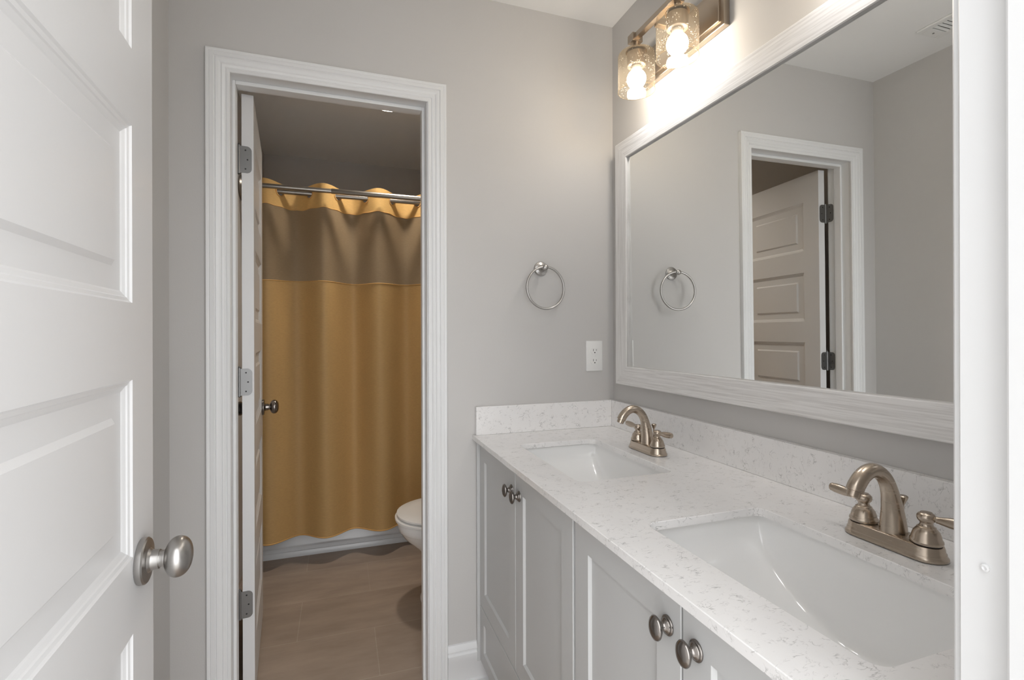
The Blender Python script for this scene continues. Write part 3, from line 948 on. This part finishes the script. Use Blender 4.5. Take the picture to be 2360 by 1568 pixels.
# ------------------------------------------------------------------ toilet room: tub and surround
YT = 1.280
tub = thing('bathtub', 'white bathtub with a plain apron behind the gold curtain', 'bathtub', (-0.75, 1.66, 0))
b = bm_new()
rows = []
prof = [(YT, 0.0), (YT, 0.024), (YT+0.004, 0.030), (YT+0.008, 0.031), (YT+0.009, 0.050), (YT+0.014, 0.054), (YT+0.018, 0.060), (YT+0.022, 0.30), (YT+0.012, 0.36), (YT+0.002, 0.378), (YT+0.002, 0.392), (YT+0.012, 0.400), (YT+0.075, 0.400)]
grid(b, [[(x, y, z) for y, z in prof] for x in (XL+0.001, -0.001)])
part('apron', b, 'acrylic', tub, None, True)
b = bm_new()
def trect(i, z, r): return [(x, y, z) for x, y in rrect(XL+0.001+i, -0.001-i, YT+0.012+i, YB-0.006-i, r, 8)]
rows = [trect(0.0, 0.398, 0.01), trect(0.062, 0.400, 0.09), trect(0.072, 0.394, 0.09), trect(0.085, 0.30, 0.10), trect(0.11, 0.12, 0.12), trect(0.16, 0.075, 0.13), trect(0.22, 0.07, 0.10)]
V = grid(b, rows, close_u=True); b.faces.new(V[-1])
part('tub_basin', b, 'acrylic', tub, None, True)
sur = thing('tub_surround', 'white wall surround behind the bathtub seen through the sheer curtain band', 'tub surround', (-0.75, YB, 0.40))
b = bm_new(); box(b, XL+0.006, -0.006, YB-0.005, YB-0.0008, 0.402, 1.86, 0.001, 1)
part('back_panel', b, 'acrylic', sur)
for xa in (XL+0.0008, -0.0052):
    b = bm_new(); box(b, xa, xa+0.0044, YT+0.02, YB-0.0055, 0.402, 1.86, 0.001, 1)
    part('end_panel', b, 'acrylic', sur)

# ------------------------------------------------------------------ shower rods and curtain
RZ, RY, FRY = 1.996, 1.172, 1.086
rod = thing('double_shower_rod', 'brushed steel double shower rod spanning above the bathtub', 'shower rod', (-0.75, RY, RZ))
b = bm_new()
tube(b, [(XL+0.01, RY, RZ), (-0.01, RY, RZ)], 0.0135, 24)
part('rear_rod', b, 'steel', rod, None, True)
b = bm_new()
tube(b, [(XL+0.01, FRY, RZ), (-1.058, FRY, RZ)], 0.0122, 24)
tube(b, [(-1.060, FRY, RZ), (-1.058, FRY, RZ), (-0.01, FRY, RZ)], [0.0128, 0.0142, 0.0142], 24)
part('front_rod', b, 'steel', rod, None, True)
for xa, d in ((XL+0.0006, 1), (-0.0006, -1)):
    b = bm_new()
    lathe(b, [(0.062, 0.0), (0.064, 0.004), (0.060, 0.012), (0.045, 0.022), (0.028, 0.030), (0.020, 0.034)], axis((xa, (RY+FRY)/2, RZ-0.01), (d, 0, 0)), 36, 1.0, 1.15)
    part('flange', b, 'steel', rod, None, True)

WL = 0.290
def curtain_y(x, z):
    t = max(0.0, min(1.0, (2.0-z)/1.85))
    ph = x + 1.100 - (0.022*t + 0.010*math.sin(3.1*x+1.0)*t)
    A = 0.052*(1-t)**1.5 + (0.020+0.012*math.sin(5.3*x)) * (4*t*(1-t)) * 0.9 + 0.044*t**2
    y = RY + 0.002 - A*math.cos(2*PI*ph/WL)
    y += 0.0035*math.sin(47*x+2.0*t)*(1-0.5*t)*min(1, 6*t) + 0.006*math.sin(13.7*x+1.7)*4*t*(1-t)
    return y
def strip(za_f, zb_f, nx, nz, x0=-1.455, x1=-0.045, hole=None):
    b = bm_new(); rows = []
    for i in range(nz+1):
        row = []
        for j in range(nx+1):
            x = x0+(x1-x0)*j/nx
            z = zb_f(x)+(za_f(x)-zb_f(x))*i/nz
            row.append(Vector((x, curtain_y(x, z), z)))
        rows.append(row)
    grid(b, rows)
    if hole:
        dead = [f for f in b.faces if any((f.calc_center_median()-h).length < 0.0245 for h in hole)]
        bmesh.ops.delete(b, geom=dead, context='FACES')
    return b
def near(x): return 0.5+0.5*math.cos(2*PI*(x+1.100)/WL)
top = lambda x: 2.030+0.016*near(x)
hb = lambda x: 1.912+0.005*near(x)+0.002*math.sin(90*x)
sb = lambda x: 1.520+0.003*math.sin(9*x)
hem = lambda x: 0.138
cur = thing('shower_curtain', 'gold shower curtain with a sheer tan band hanging on the rear rod', 'shower curtain', (-0.75, RY, 0.138))
rings = []
k = -2
while k < 4:
    for sg in (-1, 1):
        x = -1.100+k*WL+sg*WL/4
        if -1.44 < x < -0.06:
            rings.append((Vector((x, curtain_y(x, RZ), RZ)), x))
    k += 1
b = strip(top, hb, 300, 26, hole=[r[0] for r in rings])
hd = part('curtain_header', b, 'header', cur, None, True, 80)
b = strip(hb, sb, 260, 24); part('sheer_band', b, 'sheer', cur, None, True, 80)
b = strip(sb, hem, 260, 60); part('lower_panel', b, 'gold', cur, None, True, 80)
for zf, w in ((hb, 0.0022), (sb, 0.0022), (lambda x: 0.142, 0.0028)):
    b = bm_new()
    tube(b, [(x, curtain_y(x, zf(x)), zf(x)) for x in [-1.455+1.41*j/220 for j in range(221)]], w, 8)
    part('seam', b, 'header', cur, None, True, 80)
for p, x in rings:
    dy = (curtain_y(x+0.004, RZ)-curtain_y(x-0.004, RZ))/0.008
    nrm = Vector((dy, -1, 0)).normalized()
    b = bm_new(); torus(b, 0.0255, 0.0036, axis(p, nrm), 32, 10)
    part('grommet', b, 'header', cur, None, True)

# ------------------------------------------------------------------ toilet
ty = 0.600
toi = thing('toilet', 'white toilet with closed lid beside the gold curtain, cut by the door frame', 'toilet', (-0.40, ty, 0))
def egg(xf, xb, hw, z, n=44, p=1.0):
    """plan outline: round front at xf (most negative x), squarer back at xb"""
    cx = xf + hw*1.12
    P = []
    for k in range(n):
        a = 2*PI*k/n
        cs, sn = math.cos(a), math.sin(a)
        if cs < 0: x = cx + (cx-xf)*cs
        else: x = cx + (xb-cx)*math.copysign(abs(cs)**0.7, cs)
        P.append((x, ty+hw*math.copysign(abs(sn)**0.92, sn), z))
    return P
b = bm_new()
rows = [egg(-0.668, -0.13, 0.112, 0.0), egg(-0.668, -0.13, 0.112, 0.012), egg(-0.652, -0.14, 0.100, 0.03), egg(-0.640, -0.14, 0.095, 0.10), egg(-0.636, -0.14, 0.096, 0.17), egg(-0.650, -0.14, 0.108, 0.215),
        egg(-0.695, -0.13, 0.140, 0.262), egg(-0.742, -0.13, 0.168, 0.305), egg(-0.762, -0.13, 0.180, 0.335), egg(-0.764, -0.13, 0.181, 0.339), egg(-0.769, -0.13, 0.1845, 0.343), egg(-0.772, -0.13, 0.186, 0.372), egg(-0.768, -0.13, 0.183, 0.380), egg(-0.72, -0.18, 0.14, 0.381)]
V = grid(b, rows, close_u=True); b.faces.new(V[-1]); b.faces.new(V[0][::-1])
part('bowl', b, 'ceramic', toi, None, True, 60)
b = bm_new()
rows = [egg(-0.774, -0.245, 0.186, 0.3835), egg(-0.782, -0.24, 0.193, 0.386), egg(-0.782, -0.24, 0.193, 0.395), egg(-0.776, -0.245, 0.188, 0.398), egg(-0.72, -0.29, 0.14, 0.398)]
V = grid(b, rows, close_u=True); b.faces.new(V[-1]); b.faces.new(V[0][::-1])
part('seat', b, 'plastic', toi, None, True, 60)
b = bm_new()
rows = [egg(-0.764, -0.245, 0.177, 0.4028), egg(-0.774, -0.24, 0.187, 0.4055), egg(-0.774, -0.24, 0.187, 0.413), egg(-0.764, -0.25, 0.178, 0.418), egg(-0.70, -0.29, 0.13, 0.424), egg(-0.60, -0.36, 0.06, 0.426)]
V = grid(b, rows, close_u=True); b.faces.new(V[-1]); b.faces.new(V[0][::-1])
part('lid', b, 'plastic', toi, None, True, 60)
b = bm_new(); box(b, -0.205, -0.012, ty-0.215, ty+0.215, 0.382, 0.725, 0.02, 4)
tk = part('tank', b, 'ceramic', toi, None, True)
b = bm_new(); box(b, -0.215, -0.006, ty-0.225, ty+0.225, 0.726, 0.758, 0.01, 3)
part('tank_lid', b, 'ceramic', toi, None, True)
b = bm_new(); tube(b, [(-0.206, ty-0.15, 0.66), (-0.222, ty-0.15, 0.66), (-0.224, ty-0.09, 0.655)], [0.008, 0.007, 0.005], 12)
part('flush_lever', b, 'satin', toi, tk, True)

# ------------------------------------------------------------------ recessed light
rl = thing('recessed_light', 'lit round recessed ceiling light in the toilet room, just under the door head', 'ceiling light', (LX, LY, CEIL))
mz = Matrix.Translation((LX, LY, CEIL))
b = bm_new(); lathe(b, [(0.086, -0.0006), (0.087, -0.003), (0.080, -0.0055), (0.068, -0.0060), (0.0665, -0.003), (0.0665, 0.058)], mz, 40, cap=False)
part('trim_ring', b, 'plastic', rl, None, True)
b = bm_new(); lathe(b, [(0.0660, 0.054), (0.040, 0.0525), (0.001, 0.052)], mz, 40)
part('lens', b, 'lens', rl, None, True)
